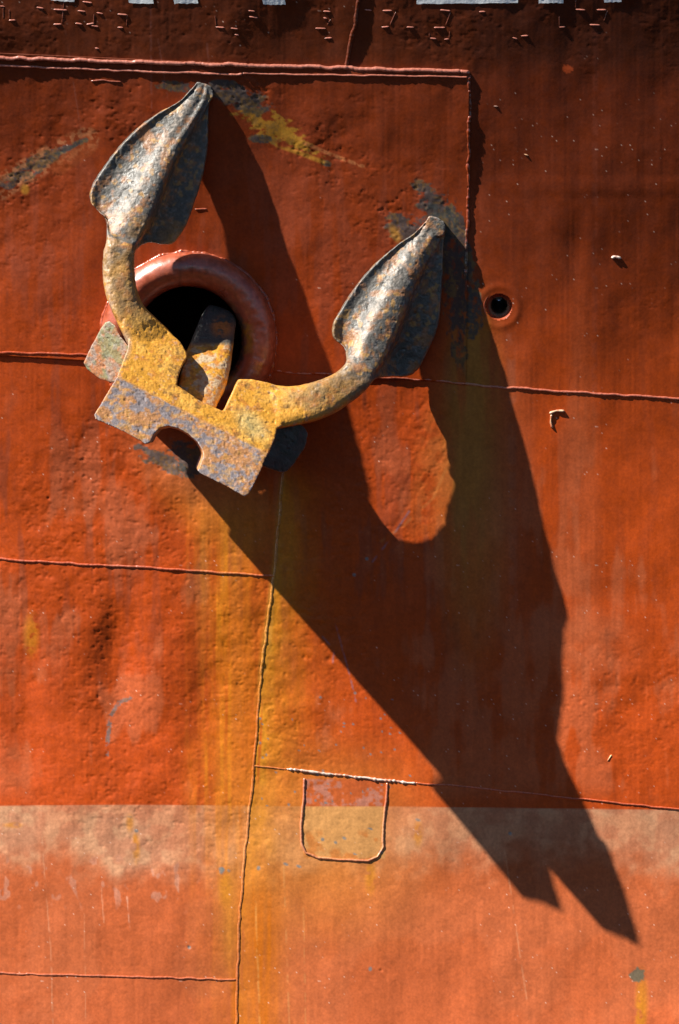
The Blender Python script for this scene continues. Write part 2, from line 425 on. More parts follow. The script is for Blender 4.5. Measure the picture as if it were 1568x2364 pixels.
# rubbed high edges; rim light painted in too, hollows mixed darker brown
def add_wear_glint(m):
    t = m.node_tree; N = t.nodes.new; Lk = t.links.new; b = t.nodes['Principled BSDF']
    src = b.inputs['Base Color'].links[0].from_socket
    g = N('ShaderNodeNewGeometry'); mr = N('ShaderNodeMapRange')
    mr.inputs['From Min'].default_value = .515; mr.inputs['From Max'].default_value = .60
    mr.inputs['To Max'].default_value = .55
    Lk(g.outputs['Pointiness'], mr.inputs['Value'])
    mx = N('ShaderNodeMix'); mx.data_type = 'RGBA'
    Lk(mr.outputs[0], mx.inputs['Factor']); Lk(src, mx.inputs[6]); mx.inputs[7].default_value = (.46, .42, .40, 1)
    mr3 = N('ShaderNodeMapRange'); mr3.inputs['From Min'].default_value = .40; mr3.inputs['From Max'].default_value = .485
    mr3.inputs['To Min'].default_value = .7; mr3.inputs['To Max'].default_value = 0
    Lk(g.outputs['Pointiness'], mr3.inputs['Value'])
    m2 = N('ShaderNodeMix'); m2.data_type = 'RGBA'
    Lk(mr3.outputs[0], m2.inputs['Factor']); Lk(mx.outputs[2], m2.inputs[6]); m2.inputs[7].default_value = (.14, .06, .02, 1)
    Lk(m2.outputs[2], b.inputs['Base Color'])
add_wear_glint(M_iron)
M_white = paint_mat('white_lettering', .5, .3, .4, 60, False, (.9, .93, .93), .08)
M_dark = paint_mat('hawse_pipe_rust', .8, .4, .3, 30, False, (.05, .03, .02), .4)

# ------------------------------------------------------------------ the ship
ship_loc = Vector(W(784, 2363, ph(784., 2363.)).tolist())
ship = empty('ship_hull', ship_loc, 'weathered red-orange painted steel ship side with welded plates, rust streaks and a pale band', 'ship')

def axis(lo, a, b, hi, step, nout):
    mid = np.arange(a, b+.1, step)
    t = (np.arange(1, nout+1)/nout)**1.6
    return np.concatenate([(a-(a-lo)*t)[::-1], mid, b+(hi-b)*t])
uu = axis(-1400, -40, 1608, 3000, 2.5, 60)
vv = axis(-1100, -40, 2403, 3700, 2.5, 60)
U, V = np.meshgrid(uu, vv)
P = hull_p(U, V)
# the little overboard drain is sunk into the plating
DR = (1152., 708.)
rr = np.hypot(U-DR[0], V-DR[1])
P = P + 1.2*np.exp(-((rr-46)/9)**2)
verts = W(U, V, P).reshape(-1, 3); F = grid_faces(*U.shape)
uc = U.ravel()[F].mean(1); vc = V.ravel()[F].mean(1)
keep = (np.hypot(uc-HC[0], vc-HC[1]) > 160) & (np.hypot(uc-DR[0], vc-DR[1]) > 31)
col = hull_colour(U, V)
vts, F2, c2_ = compact(verts, F[keep], col.reshape(-1, 3))
me = mesh_from('hull_plating', vts, F2); set_col(me, c2_)
link('hull_plating', me, M_hull, ship)

# doubler plate (thicker plate welded round the hawse)
TH = 4.5
aa = np.concatenate([[0], np.linspace(0, .43, 60)[:-1], np.linspace(.43, 1, 590), [1]])
bb = np.concatenate([[0], np.linspace(0, 1, 300), [1]])
A, B = np.meshgrid(aa, bb)
q = [np.array(x, float) for x in DQ]
Q = (q[0]*(1-A[..., None])+q[1]*A[..., None])*(1-B[..., None]) + (q[3]*(1-A[..., None])+q[2]*A[..., None])*B[..., None]
off = np.full(A.shape, TH); off[0] = off[-1] = -3; off[:, 0] = off[:, -1] = -3
# edges of the plate wander by a millimetre or two
U2, V2 = Q[..., 0], Q[..., 1]
P2 = hull_p(U2, V2) + off
verts = W(U2, V2, P2).reshape(-1, 3); F = grid_faces(*A.shape)
uc = U2.ravel()[F].mean(1); vc = V2.ravel()[F].mean(1)
keep = np.hypot(uc-HC[0], vc-HC[1]) > 160
vts, F2, c2_ = compact(verts, F[keep], hull_colour(U2, V2).reshape(-1, 3))
me = mesh_from('doubler_plate', vts, F2); set_col(me, c2_)
link('doubler_plate', me, M_hull, ship)

def on_doubler(u, v):
    return (u < 1080) & (v > 122+.0443*u) & (v < 818+.0610*u)
def surf(u, v):
    u = np.asarray(u, float); v = np.asarray(v, float)
    return hull_p(u, v) + TH*on_doubler(u, v)

# ---- weld beads
bead_n = [0]
def bead(pts, r=3.4, h=2.6, name='weld_seam', col=None, mat=None, rip=.18, base=None, step=2.2, label=None, par=None, tint=0.25, closed=False):
    bead_n[0] += 1
    pts = [np.array(p, float) for p in pts]
    L = [0]
    for a, b in zip(pts[:-1], pts[1:]): L.append(L[-1]+np.hypot(*(b-a)))
    n = max(4, int(L[-1]/step))
    s = np.linspace(0, L[-1], n)
    x = np.interp(s, L, [p[0] for p in pts]); y = np.interp(s, L, [p[1] for p in pts])
    if base is not None and False: pass
    sd_ = bead_n[0]
    wob = (vnoise2(s/23., s*0+sd_, 7)-.5)*r*.9
    tx = np.gradient(x, s); ty = np.gradient(y, s)
    nl = np.hypot(tx, ty)+1e-9; nx, ny = -ty/nl, tx/nl
    x = x+nx*wob; y = y+ny*wob
    k = 7
    th = np.linspace(math.pi, 0, k)
    sc = 1+rip*2*(vnoise2(s/5., s*0+sd_+.5, 8)-.5) + rip*.9*(vnoise2(s/16., s*0+sd_+.3, 9)-.5)
    end = np.minimum(1, np.minimum(s, L[-1]-s)/max(r, 1)+.25) if not closed else 1
    sc = sc*end
    Ug = x[:, None]+nx[:, None]*np.cos(th)*r*sc[:, None]
    Vg = y[:, None]+ny[:, None]*np.cos(th)*r*sc[:, None]
    base_p = np.max(np.stack([surf(Ug[:, 0], Vg[:, 0]), surf(Ug[:, -1], Vg[:, -1])]), 0)*.5+np.min(np.stack([surf(Ug[:, 0], Vg[:, 0]), surf(Ug[:, -1], Vg[:, -1])]), 0)*.5
    Pg = base_p[:, None] + (np.sin(th)*h*sc[:, None]) - np.where((np.arange(k) == 0) | (np.arange(k) == k-1), TH*.5+2.5, 0)
    c = hull_colour(Ug, Vg)
    c = mixc(c, C3(.55, .20, .14), np.full(c.shape[:2], tint)) if col is None else mixc(c, C3(*col), (.4+.6*ss(vnoise2(Ug/9, Vg/9, 33), .3, .5)))  # pale paint tone, also painting the sun's highlight onto the bead
    me = mesh_from(name, W(Ug, Vg, Pg).reshape(-1, 3), grid_faces(n, k)[:, ::-1]); set_col(me, c.reshape(-1, 3))
    return link(name, me, mat or M_weld, par or ship, label)

bead([(-1400, 58), (-40, 132), (300, 143), (620, 152), (800, 158), (1085, 166)], 5, 4.6, label='upper bead of the raised plate', tint=.6)
bead([(-400, 134), (-40, 150), (200, 160), (420, 168), (560, 172)], 3.2, 3.4, tint=.6)
bead([(560, 170), (1080, 178)], 2.6, 2.8, tint=.5)
bead([(1084, 172), (1083, 300), (1080, 460), (1077, 600), (1076, 640)], 4.0, 3.4, tint=.05, rip=.4)
bead([(-1400, 742), (-40, 812), (206, 819)], 3.0, 2.0, tint=.1)
bead([(640, 857), (800, 866), (1000, 877), (1060, 884), (1110, 890), (1300, 904), (1568, 920), (1700, 929), (3000, 1010)], 3.2, 2.5, tint=.5)
bead([(-1400, 1215), (-40, 1288), (130, 1299), (400, 1314), (632, 1330)], 3.2, 2.6)
bead(VSEAM[1:3]+VSEAM[3:], 3.4, 1.5, tint=.05, rip=.2)
bead([(585, 1768), (620, 1771), (662, 1776)], 2, 1.3)
bead([(662, 1776), (740, 1784), (850, 1797), (960, 1808)], 3.2, 3.4, tint=.25, col=(.62, .5, .42), rip=.5)
bead([(960, 1808), (1040, 1813), (1300, 1840), (1568, 1869), (3000, 2030)], 2.4, 2.2)
bead([(-1400, 2185), (-40, 2246), (200, 2252), (545, 2262)], 2.8, 2.0)
bead([(838, -700), (829, 0), (818, 60), (800, 154)], 5, 3.4, tint=.02)
bead([(703, 1796), (701, 1850), (696, 1900), (697, 1950), (706, 1970), (735, 1980), (800, 1986), (850, 1987), (872, 1978), (884, 1955), (886, 1900), (892, 1850), (893, 1806)], 3.0, 3.0, 'patch_weld', tint=.4, label='weld round the small U-shaped patch')
bead([(210, 187), (240, 185), (256, 187), (280, 188)], 1.8, 1.6, 'weld_scar')
bead([(450, 482), (478, 483)], 2.0, 1.4, 'weld_scar')

# faint scars of removed welded-on lettering along the top
k_ = .36
scarA = [((235, 45), (280, 52)), ((345, 60), (430, 65)), ((345, 153), (395, 156)), ((485, 150), (528, 155)), ((500, 70), (548, 74)), ((530, 10), (590, 18)),
         ((583, 165), (630, 172)), ((620, 83), (660, 90)), ((755, 90), (815, 97)), ((755, 175), (790, 178)), ((412, 10), (400, 150)), ((605, 90), (600, 155)),
         ((818, 95), (812, 170)), ((60, 60), (60, 125)), ((57, 132), (100, 128)), ((20, 45), (20, 120)), ((1385, 175), (1440, 178)), ((1380, 100), (1385, 170)),
         ((1480, 182), (1525, 188)), ((1505, 222), (1535, 225)), ((610, 310), (635, 315)), ((555, 155), (605, 148)), ((0, 40), (30, 43))]
scarB = [((200, 70), (240, 72)), ((205, 105), (260, 115)), ((680, 72), (725, 74)), ((680, 112), (705, 118)), ((728, 125), (705, 160)), ((630, 180), (695, 183)),
         ((690, 248), (735, 242)), ((945, 62), (990, 65)), ((1060, 68), (1120, 70)), ((1145, 80), (1110, 160)), ((1055, 175), (1100, 173)), ((1215, 173), (1260, 175)),
         ((1430, 66), (1495, 68)), ((1495, 80), (1465, 160)), ((1390, 178), (1460, 177)), ((1490, 200), (1488, 245)), ((1360, 212), (1363, 238)), ((1365, 245), (1405, 250)), ((1455, 250), (1485, 248))]
scarC = [((500, 240), (530, 250)), ((555, 230), (600, 228)), ((800, 105), (800, 170)), ((800, 173), (838, 173)), ((905, 62), (965, 65)), ((1040, 62), (1100, 64)),
         ((1110, 70), (1085, 135)), ((995, 157), (1060, 162)), ((905, 0), (903, 55)), ((285, 77), (325, 73))]
for lst, o_ in ((scarA, 0), (scarB, 501.8), (scarC, 1003.5)):
    for (a, b) in lst:
        horiz = abs(a[0]-b[0]) > abs(a[1]-b[1])
        bead([(a[0]*k_+o_, a[1]*k_), (b[0]*k_+o_, b[1]*k_)], 1.9 if horiz else 1.4, 1.4 if horiz else .8, 'weld_scar', tint=.85 if horiz else .1)  # horizontal scars tinted paler as a painted highlight

# cut-off steel stubs standing proud of the plating
bead([(1268, 953), (1285, 949), (1304, 950)], 3.2, 5, 'steel_stub', col=(.60, .40, .25), label='bent steel stub remains right of the anchor')
bead([(1272, 956), (1272, 975), (1276, 988)], 3.0, 4.5, 'steel_stub', col=(.55, .30, .16))
bead([(1411, 594), (1420, 592), (1434, 597)], 3.6, 4.2, 'steel_stub', col=(.78, .62, .52))
bead([(1402, 1757), (1412, 1742)], 2.0, 2.0, 'steel_stub', col=(.7, .45, .2))
bead([(1140, 245), (1150, 246)], 1.8, 2.6, 'steel_stub', col=(.7, .5, .4))
bead([(1210, 356), (1220, 360)], 2.0, 2.6, 'steel_stub', col=(.6, .35, .2))

# painted lettering: only the feet of the letters fall in view
def letter(name, poly, label):
    us = [p[0] for p in poly[:2]]; ut = [p[0] for p in poly[2:]]
    nr, nc = 90, 30
    t = np.linspace(0, 1, nr)[:, None]; s = np.linspace(0, 1, nc)[None]
    bl, br, tr, tl = [np.array(p, float) for p in poly]
    bot_ = bl+(br-bl)*s[..., None]; top_ = tl+(tr-tl)*s[..., None]
    G = bot_*(1-t[..., None])+top_*t[..., None]
    u, v = G[..., 0], G[..., 1].copy()
    v[0] += (vnoise2(u[0]/6., u[0]*0, 3)-.5)*2.5
    me = mesh_from(name, W(u, v, hull_p(u, v)+1.3).reshape(-1, 3), grid_faces(nr, nc)[:, ::-1])
    return link(name, me, M_white, ship, label)
TOPV = -300
letter('painted_letter', [(118, 1.5), (172, 4), (172, TOPV), (118, TOPV)], 'foot of a white painted letter cut by the top edge')
letter('painted_letter', [(298, 7), (355, 8), (300, TOPV), (245, TOPV)], None)
letter('painted_letter', [(403, 9), (458, 7), (380, TOPV), (325, TOPV)], None)
letter('painted_letter', [(608, 10), (660, 11), (600, TOPV), (550, TOPV)], None)
letter('painted_letter', [(962, 9), (1196, 7), (1196, -40), (962, -40)], None)
letter('painted_letter', [(962, -38), (1014, -38), (1014, TOPV), (962, TOPV)], None)
letter('painted_letter', [(1244, 8), (1301, 7), (1296, TOPV), (1238, TOPV)], None)
letter('painted_letter', [(1395, 5), (1435, 5), (1434, TOPV), (1392, TOPV)], None)

# ---- hawse bolster ring, its weld and the pipe
def ring(name, R, pa, pr, mat, n=220, colf=None, seed=3, nz=0.6):
    """lathe on the hull round HC: pa = p offsets, pr = radii"""
    th = np.linspace(0, 2*math.pi, n+1)[:-1]
    k = len(pr)
    pr = np.array(pr, float); pa = np.array(pa, float)
    Ug = R[0]+np.cos(th)[:, None]*pr[None]
    Vg = R[1]+np.sin(th)[:, None]*pr[None]
    base = ph(Ug*0+R[0], Vg)+0
    Pg = base + pa[None] + nz*2*(fbm2(Ug+pa[None]*1.7, Vg+pa[None], 14, 3, seed)-.5)
    Vt = W(Ug, Vg, Pg).reshape(-1, 3)
    i = np.arange(n)[:, None]*k+np.arange(k-1)[None]
    j = ((np.arange(n)+1) % n)[:, None]*k+np.arange(k-1)[None]
    Fc = np.stack([i, i+1, j+1, j], -1).reshape(-1, 4)
    me = mesh_from(name, Vt, Fc)
    if colf is not None: set_col(me, colf(Ug, Vg, Pg).reshape(-1, 3))
    return link(name, me, mat, ship)
rm, Rm = 39., 164.
fi = np.linspace(math.radians(-35), math.radians(260), 34)
tpr = Rm+rm*np.cos(fi); tpa = 14+rm*np.sin(fi)*1.15
tpr = np.append(tpr, [Rm-rm-2]); tpa = np.append(tpa, [-70])
def bol_col(u, v, p):
    n = fbm2(u, v, 40, 3, 131); n2 = fbm2(u, v, 9, 2, 132)
    c = np.broadcast_to(C3(.36, .080, .036), u.shape+(3,)).copy()
    c = mixc(c, C3(.28, .05, .02), ss(n, .4, .6)*.6)
    r = np.hypot(u-HC[0], v-HC[1]); ang = np.arctan2(v-HC[1], u-HC[0])
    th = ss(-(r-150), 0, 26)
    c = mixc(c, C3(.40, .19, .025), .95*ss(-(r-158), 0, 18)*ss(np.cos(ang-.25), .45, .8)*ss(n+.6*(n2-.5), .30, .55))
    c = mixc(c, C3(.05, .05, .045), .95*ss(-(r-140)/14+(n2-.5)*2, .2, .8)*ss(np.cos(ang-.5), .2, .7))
    c = mixc(c, C3(.44, .14, .09), .4*ss(n2+.6*(n-.5), .55, .7))
    # a vertical crack in the coat at the crown of the ring
    c = mixc(c, C3(.20, .05, .025), .7*(1-ss(np.abs(u-416-3*(n2-.5)), 1, 4))*(v < HC[1]))
    return c*(1+.15*(n2-.5))[..., None]
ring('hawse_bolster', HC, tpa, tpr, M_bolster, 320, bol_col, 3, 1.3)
cth = np.linspace(0, 2*math.pi, 160)
bead([(HC[0]+203*math.cos(t), HC[1]+203*math.sin(t)) for t in cth], 5, 5.5, 'bolster_weld', tint=.15, rip=.35, closed=True)
ring('hawse_pipe', HC, [-20, -60, -200, -420, -640], [131, 128, 126, 124, 120], M_dark, 96, None, 5, 0)
# back plug of the pipe so no light leaks
n = 48
th = np.linspace(0, 2*math.pi, n+1)[:-1]
cc = W(HC[0]+125*np.cos(th), HC[1]+125*np.sin(th), np.full(n, ph(*HC)-600.))
me = bpy.data.meshes.new('pipe_back_plug'); me.from_pydata([tuple(x) for x in cc], [], [list(range(n))]); link('pipe_back_plug', me, M_dark, ship)

# ---- drain hole
def drain(name, pa, pr, mat, colf):
    n_ = 80
    thd = np.linspace(0, 2*math.pi, n_+1)[:-1]
    pr = np.array(pr, float); pa = np.array(pa, float); k = len(pr)
    Ug = DR[0]+np.cos(thd)[:, None]*pr[None] - .12*(pa[None]-3)*0; Vg = DR[1]+np.sin(thd)[:, None]*pr[None]+.10*np.minimum(pa[None], 0)
    Pg = float(hull_p(np.array([DR[0]]), np.array([DR[1]]))[0])*0 + ph(DR[0]+0*Ug, Vg*0+DR[1]) + (ph(Ug, Vg)-ph(DR[0]+0*Ug, Vg*0+DR[1])) + float(relief(np.array([DR[0]]), np.array([DR[1]]))[0]) + pa[None]
    i = np.arange(n_)[:, None]*k+np.arange(k-1)[None]; j = ((np.arange(n_)+1) % n_)[:, None]*k+np.arange(k-1)[None]
    me = mesh_from(name, W(Ug, Vg, Pg).reshape(-1, 3), np.stack([i, i+1, j+1, j], -1).reshape(-1, 4))
    if colf: set_col(me, colf(Ug, Vg))
    return link(name, me, mat, ship, None)
def dcol(u, v):
    c = np.broadcast_to(C3(.34, .065, .025), u.shape+(3,)).copy()
    r = np.hypot(u-DR[0], v-DR[1])
    c = mixc(c, C3(.30, .19, .12), 1-ss(r, 20, 26))
    c = mixc(c, C3(.10, .08, .05), 1-ss(r, 15, 20))  # dark centre paints in the shade of the hole
    return c.reshape(-1, 3)
o = drain('drain_hole', [-3, -1.2, -3, -9, -17, -23, -27, -34, -110, -150], [37, 34, 32, 29, 26, 22, 20, 19, 18, 1], M_bolster, dcol)
o['label'] = 'small round overboard drain hole right of the anchor'

# ------------------------------------------------------------------ the anchor
def c1(x, y): return (x*.4+156.8, y*.4+156.8)
def c2(x, y): return (x*.4+156.8, y*.4+627.2)
def c3(x, y): return (x*.4+627.2, y*.4+439)

# flukes: stations (L, RL, C, RR, R) with depth for each, thickness of blade
F1 = [((744, 80), (762, 82), (784, 90), (808, 100), (828, 108), (112, 113, 114, 110, 108)),
      ((728, 106), (750, 112), (785, 124), (820, 134), (839, 138), (116, 117, 118, 112, 108)),
      ((700, 135), (725, 150), (765, 180), (812, 190), (836, 168), (120, 122, 123, 116, 106)),
      ((640, 195), (680, 200), (735, 235), (790, 235), (815, 210), (125, 129, 130, 120, 103)),
      ((520, 262), (625, 275), (690, 310), (745, 310), (809, 330), (132, 134, 142, 127, 102)),
      ((420, 335), (545, 375), (615, 405), (690, 405), (806, 450), (138, 139, 157, 140, 101)),
      ((330, 420), (470, 480), (545, 520), (625, 520), (790, 560), (145, 146, 174, 155, 101)),
      ((250, 515), (400, 585), (480, 640), (575, 625), (770, 650), (152, 153, 189, 170, 102)),
      ((190, 600), (340, 680), (430, 725), (535, 725), (735, 760), (160, 162, 200, 179, 104)),
      ((150, 665), (295, 765), (385, 800), (505, 800), (700, 860), (168, 171, 210, 187, 105)),
      ((130, 725), (260, 830), (350, 860), (475, 870), (662, 940), (173, 180, 218, 195, 105)),
      ((138, 785), (240, 875), (330, 910), (455, 920), (605, 1012), (177, 190, 222, 200, 106)),
      ((183, 830), (238, 905), (310, 945), (435, 952), (540, 1018), (184, 202, 226, 203, 112)),
      ((222, 870), (240, 930), (290, 980), (418, 985), (462, 1008), (192, 210, 229, 207, 135)),
      ((238, 915), (248, 960), (290, 1010), (400, 1012), (420, 1022), (200, 215, 230, 210, 162))]
F2 = [((910, 148), (920, 148), (938, 156), (968, 166), (992, 180), (54, 54, 54, 50, 48)),
      ((888, 182), (900, 188), (930, 202), (978, 212), (1003, 226), (57, 58, 59, 52, 46)),
      ((820, 253), (850, 258), (895, 258), (965, 278), (993, 290), (62, 64, 68, 56, 43)),
      ((740, 305), (795, 318), (860, 305), (935, 340), (990, 380), (67, 70, 78, 63, 40)),
      ((660, 370), (740, 385), (820, 365), (900, 400), (986, 480), (73, 76, 89, 71, 40)),
      ((580, 445), (690, 462), (780, 435), (865, 470), (980, 580), (81, 83, 97, 81, 38)),
      ((510, 525), (640, 542), (740, 505), (830, 540), (972, 690), (90, 91, 106, 87, 36)),
      ((450, 610), (590, 622), (700, 575), (795, 630), (957, 785), (97, 98, 115, 96, 34)),
      ((400, 690), (550, 695), (660, 645), (765, 710), (925, 872), (103, 105, 125, 104, 30)),
      ((358, 765), (505, 755), (620, 712), (735, 785), (885, 955), (107, 113, 135, 112, 28)),
      ((351, 820), (475, 805), (590, 775), (705, 862), (848, 1028), (106, 122, 142, 119, 25)),
      ((363, 858), (460, 840), (560, 832), (685, 905), (805, 1064), (104, 132, 150, 125, 25)),
      ((395, 888), (450, 872), (540, 882), (665, 945), (752, 1076), (104, 143, 155, 131, 30)),
      ((424, 918), (445, 912), (520, 940), (640, 990), (698, 1073), (112, 152, 160, 137, 60)),
      ((436, 950), (452, 962), (500, 990), (612, 1062), (640, 1068), (132, 157, 163, 143, 105))]
ARM1 = [((222, 1000), (393, 1052), 233, 84), ((205, 1080), (384, 1120), 235, 90), ((203, 1200), (387, 1215), 238, 100), ((215, 1290), (402, 1290), 241, 110, -8),
        ((250, 1390), (440, 1375), 243, 118, -20), ((300, 1500), (520, 1455), 243, 125, -36), ((345, 1592), (600, 1535), 240, 130, -52), ((375, 1670), (635, 1600), 246, 130, -52)]
ARM2 = [((430, 992), (595, 1092), 165, 92), ((400, 1030), (530, 1168), 174, 100), ((350, 1066), (450, 1230), 186, 108, 4), ((280, 1096), (370, 1282), 199, 115, 10),
        ((200, 1119), (280, 1322), 213, 125, 22), ((100, 1133), (160, 1353), 226, 136, 40), ((0, 1124), (40, 1375), 236, 145, 60), ((-80, 1110), (-10, 1380), 230, 135, 62)]

def catmull(P, m, closed=False):
    """P: (n,k) -> smooth resample, m points per span"""
    P = np.asarray(P, float); n = len(P)
    idx = np.arange(n)
    out = []
    spans = n if closed else n-1
    for i in range(spans):
        if closed: a, b, c, d = P[(i-1) % n], P[i], P[(i+1) % n], P[(i+2) % n]
        else: a, b, c, d = P[max(i-1, 0)], P[i], P[i+1], P[min(i+2, n-1)]
        t = (np.arange(m)/m).reshape((-1,)+(1,)*a.ndim)
        out.append(.5*((2*b)+(c-a)*t+(2*a-5*b+4*c-d)*t*t+(-a+3*b-3*c+d)*t**3))
    if not closed: out.append(P[-1][None])
    return np.concatenate(out)

def fluke_rings(F, f, ax):
    R = []
    F = [st[:5]+((st[5][0], st[5][1], st[5][3]+.42*(st[5][2]-st[5][3]), st[5][3], st[5][4]),) for st in F]
    for st in F:
        pts = [np.array(f(*q_)) for q_ in st[:5]]; d = st[5]
        L, RL, C, RR, R_ = pts
        w = min(1, np.hypot(*(R_-L))/120)
        tb = 15 if d[2]-d[0] > 8 else 32
        if st is F[-2]: tb = 28
        if st is F[-1]: tb = 48
        # keep blade dish-like: control points halfway across each blade
        l1 = L*.94+RL*.06; l2 = L*.55+RL*.45
        r1 = R_*.93+RR*.07; r2 = R_*.5+RR*.5
        kf = ss(np.array(d[3]-d[4], float), 8, 40)*.9
        rf = RR*.86+R_*.14; pf_ = d[3]*(1-kf)+(d[4]+10)*kf
        ring_ = [(*(L*.985+RL*.015), d[0]-2), (*l1, d[0]+3), (*l2, d[0]-4), (*RL, d[0]*.75+d[2]*.25), (*(RL*.45+C*.55), d[0]*.30+d[2]*.70+2), (*C, d[2]),
                 (*(RR*.5+C*.5), d[2]*.5+d[3]*.5+4), (*RR, d[3]-4), (*rf, pf_), (*(rf*.5+R_*.5), d[4]*.8+pf_*.2), (*r1, d[4]+3), (*R_, d[4]-5),
                 (*(R_*.97+RR*.03), d[4]-tb), (*r2, d[4]-tb-3), (*RR, min(d[3]-20, d[4]*.6+d[0]*.4-tb)), (*C, min(d[2]-24, d[4]*.45+d[0]*.55-tb)),
                 (*RL, min(d[1]-18, d[0]*.9+d[4]*.1-tb)), (*l2, d[0]-tb-2), (*(L*1.0+RL*.0), d[0]-tb)]
        R.append(ring_)
    return np.array(R)

def arm_rings(A_, f):
    R = []
    for it in A_:
        l, r, pc, t = it[:4]; tl = it[4] if len(it) > 4 else 0
        L = np.array(f(*l)); R_ = np.array(f(*r)); g = lambda s: tuple(L*(1-s)+R_*s)
        ring_ = [(*g(0), pc-t*.42), (*g(.0), pc-20), (*g(.05), pc-6), (*g(.2), pc), (*g(.36), pc+1), (*g(.5), pc+1),
                 (*g(.66), pc+1), (*g(.82), pc-1), (*g(.95), pc-9), (*g(1), pc-24), (*g(1), pc-t*.45), (*g(1), pc-t*.6),
                 (*g(.98), pc-t*.85), (*g(.9), pc-t*.97), (*g(.75), pc-t), (*g(.5), pc-t), (*g(.25), pc-t), (*g(.1), pc-t*.97), (*g(.02), pc-t*.85)]
        L_ = np.hypot(*(R_-L))+1e-6
        ring_ = [(a_, b_, c_+tl*(np.hypot(a_-L[0], b_-L[1])/L_-.5)*float(ss(np.array(c_), pc-t, pc-20))) for (a_, b_, c_) in ring_]
        R.append(ring_)
    return np.array(R)

def loft_closed(R):
    R = catmull(R, 6)                                 # along
    R = np.stack([catmull(r, 3, True) for r in R])    # around
    n, k, _ = R.shape
    V_ = W(R[..., 0], R[..., 1], R[..., 2]).reshape(-1, 3).tolist()
    Fc = []
    for i in range(n-1):
        for j in range(k):
            Fc.append((i*k+j, i*k+(j+1) % k, (i+1)*k+(j+1) % k, (i+1)*k+j))
    c0 = len(V_); V_.append(np.mean(V_[:k], 0).tolist()); V_.append(np.mean(V_[(n-1)*k:n*k], 0).tolist())
    for j in range(k):
        Fc.append((c0, (j+1) % k, j)); Fc.append((c0+1, (n-1)*k+j, (n-1)*k+(j+1) % k))
    return V_, Fc

def prism(poly, pf, pb, shrink=0.0, cen=None):
    """closed prism from an outline; pf / pb give front and back depth at a point"""
    poly = [np.array(p, float) for p in poly]
    cen = np.mean(poly, 0) if cen is None else np.array(cen, float)
    V_ = [W(p[0], p[1], pf(*p)).tolist() for p in poly]
    bk = [p*(1-shrink)+cen*shrink for p in poly]
    V_ += [W(p[0], p[1], pb(*p)).tolist() for p in bk]
    n = len(poly)
    tr = tessellate_polygon([[Vector((p[0], p[1], 0)) for p in poly]])
    Fc = [tuple(t) for t in tr] + [tuple(n+i for i in reversed(t)) for t in tr]
    for i in range(n):
        j = (i+1) % n
        Fc.append((i, j, n+j, n+i))
    return V_, Fc

def solid(parts_, voxel, smooth_it=6, fac=.5):
    """union closed pieces, rounded like a casting -> mesh"""
    import bmesh
    bm = bmesh.new()
    for V_, Fc in parts_:
        b2 = bmesh.new()
        vs = [b2.verts.new(x) for x in V_]
        for f in Fc:
            try: b2.faces.new([vs[i] for i in f])
            except ValueError: pass
        bmesh.ops.recalc_face_normals(b2, faces=b2.faces)
        tmp = bpy.data.meshes.new('tmp'); b2.to_mesh(tmp); b2.free(); bm.from_mesh(tmp); bpy.data.meshes.remove(tmp)
    me = bpy.data.meshes.new('pre'); bm.to_mesh(me); bm.free()
    ob = bpy.data.objects.new('pre', me); scene.collection.objects.link(ob)
    md = ob.modifiers.new('r', 'REMESH'); md.mode = 'VOXEL'; md.voxel_size = voxel*S; md.use_smooth_shade = True
    ms = ob.modifiers.new('s', 'SMOOTH'); ms.factor = fac; ms.iterations = smooth_it
    dg = bpy.context.evaluated_depsgraph_get(); dg.update()
    out = bpy.data.meshes.new_from_object(ob.evaluated_get(dg))
    bpy.data.objects.remove(ob); bpy.data.meshes.remove(me)
    return out

def unproject(co):
    """world -> (u, v, p)"""
    y = co[:, 1]; z = co[:, 2]-CAM_H
    yc = y*CP+z*SP; zc = -y*SP+z*CP
    p = D-yc/S; k = (D-p)/D
    return co[:, 0]/S/k+784, 1182-zc/S/k, p

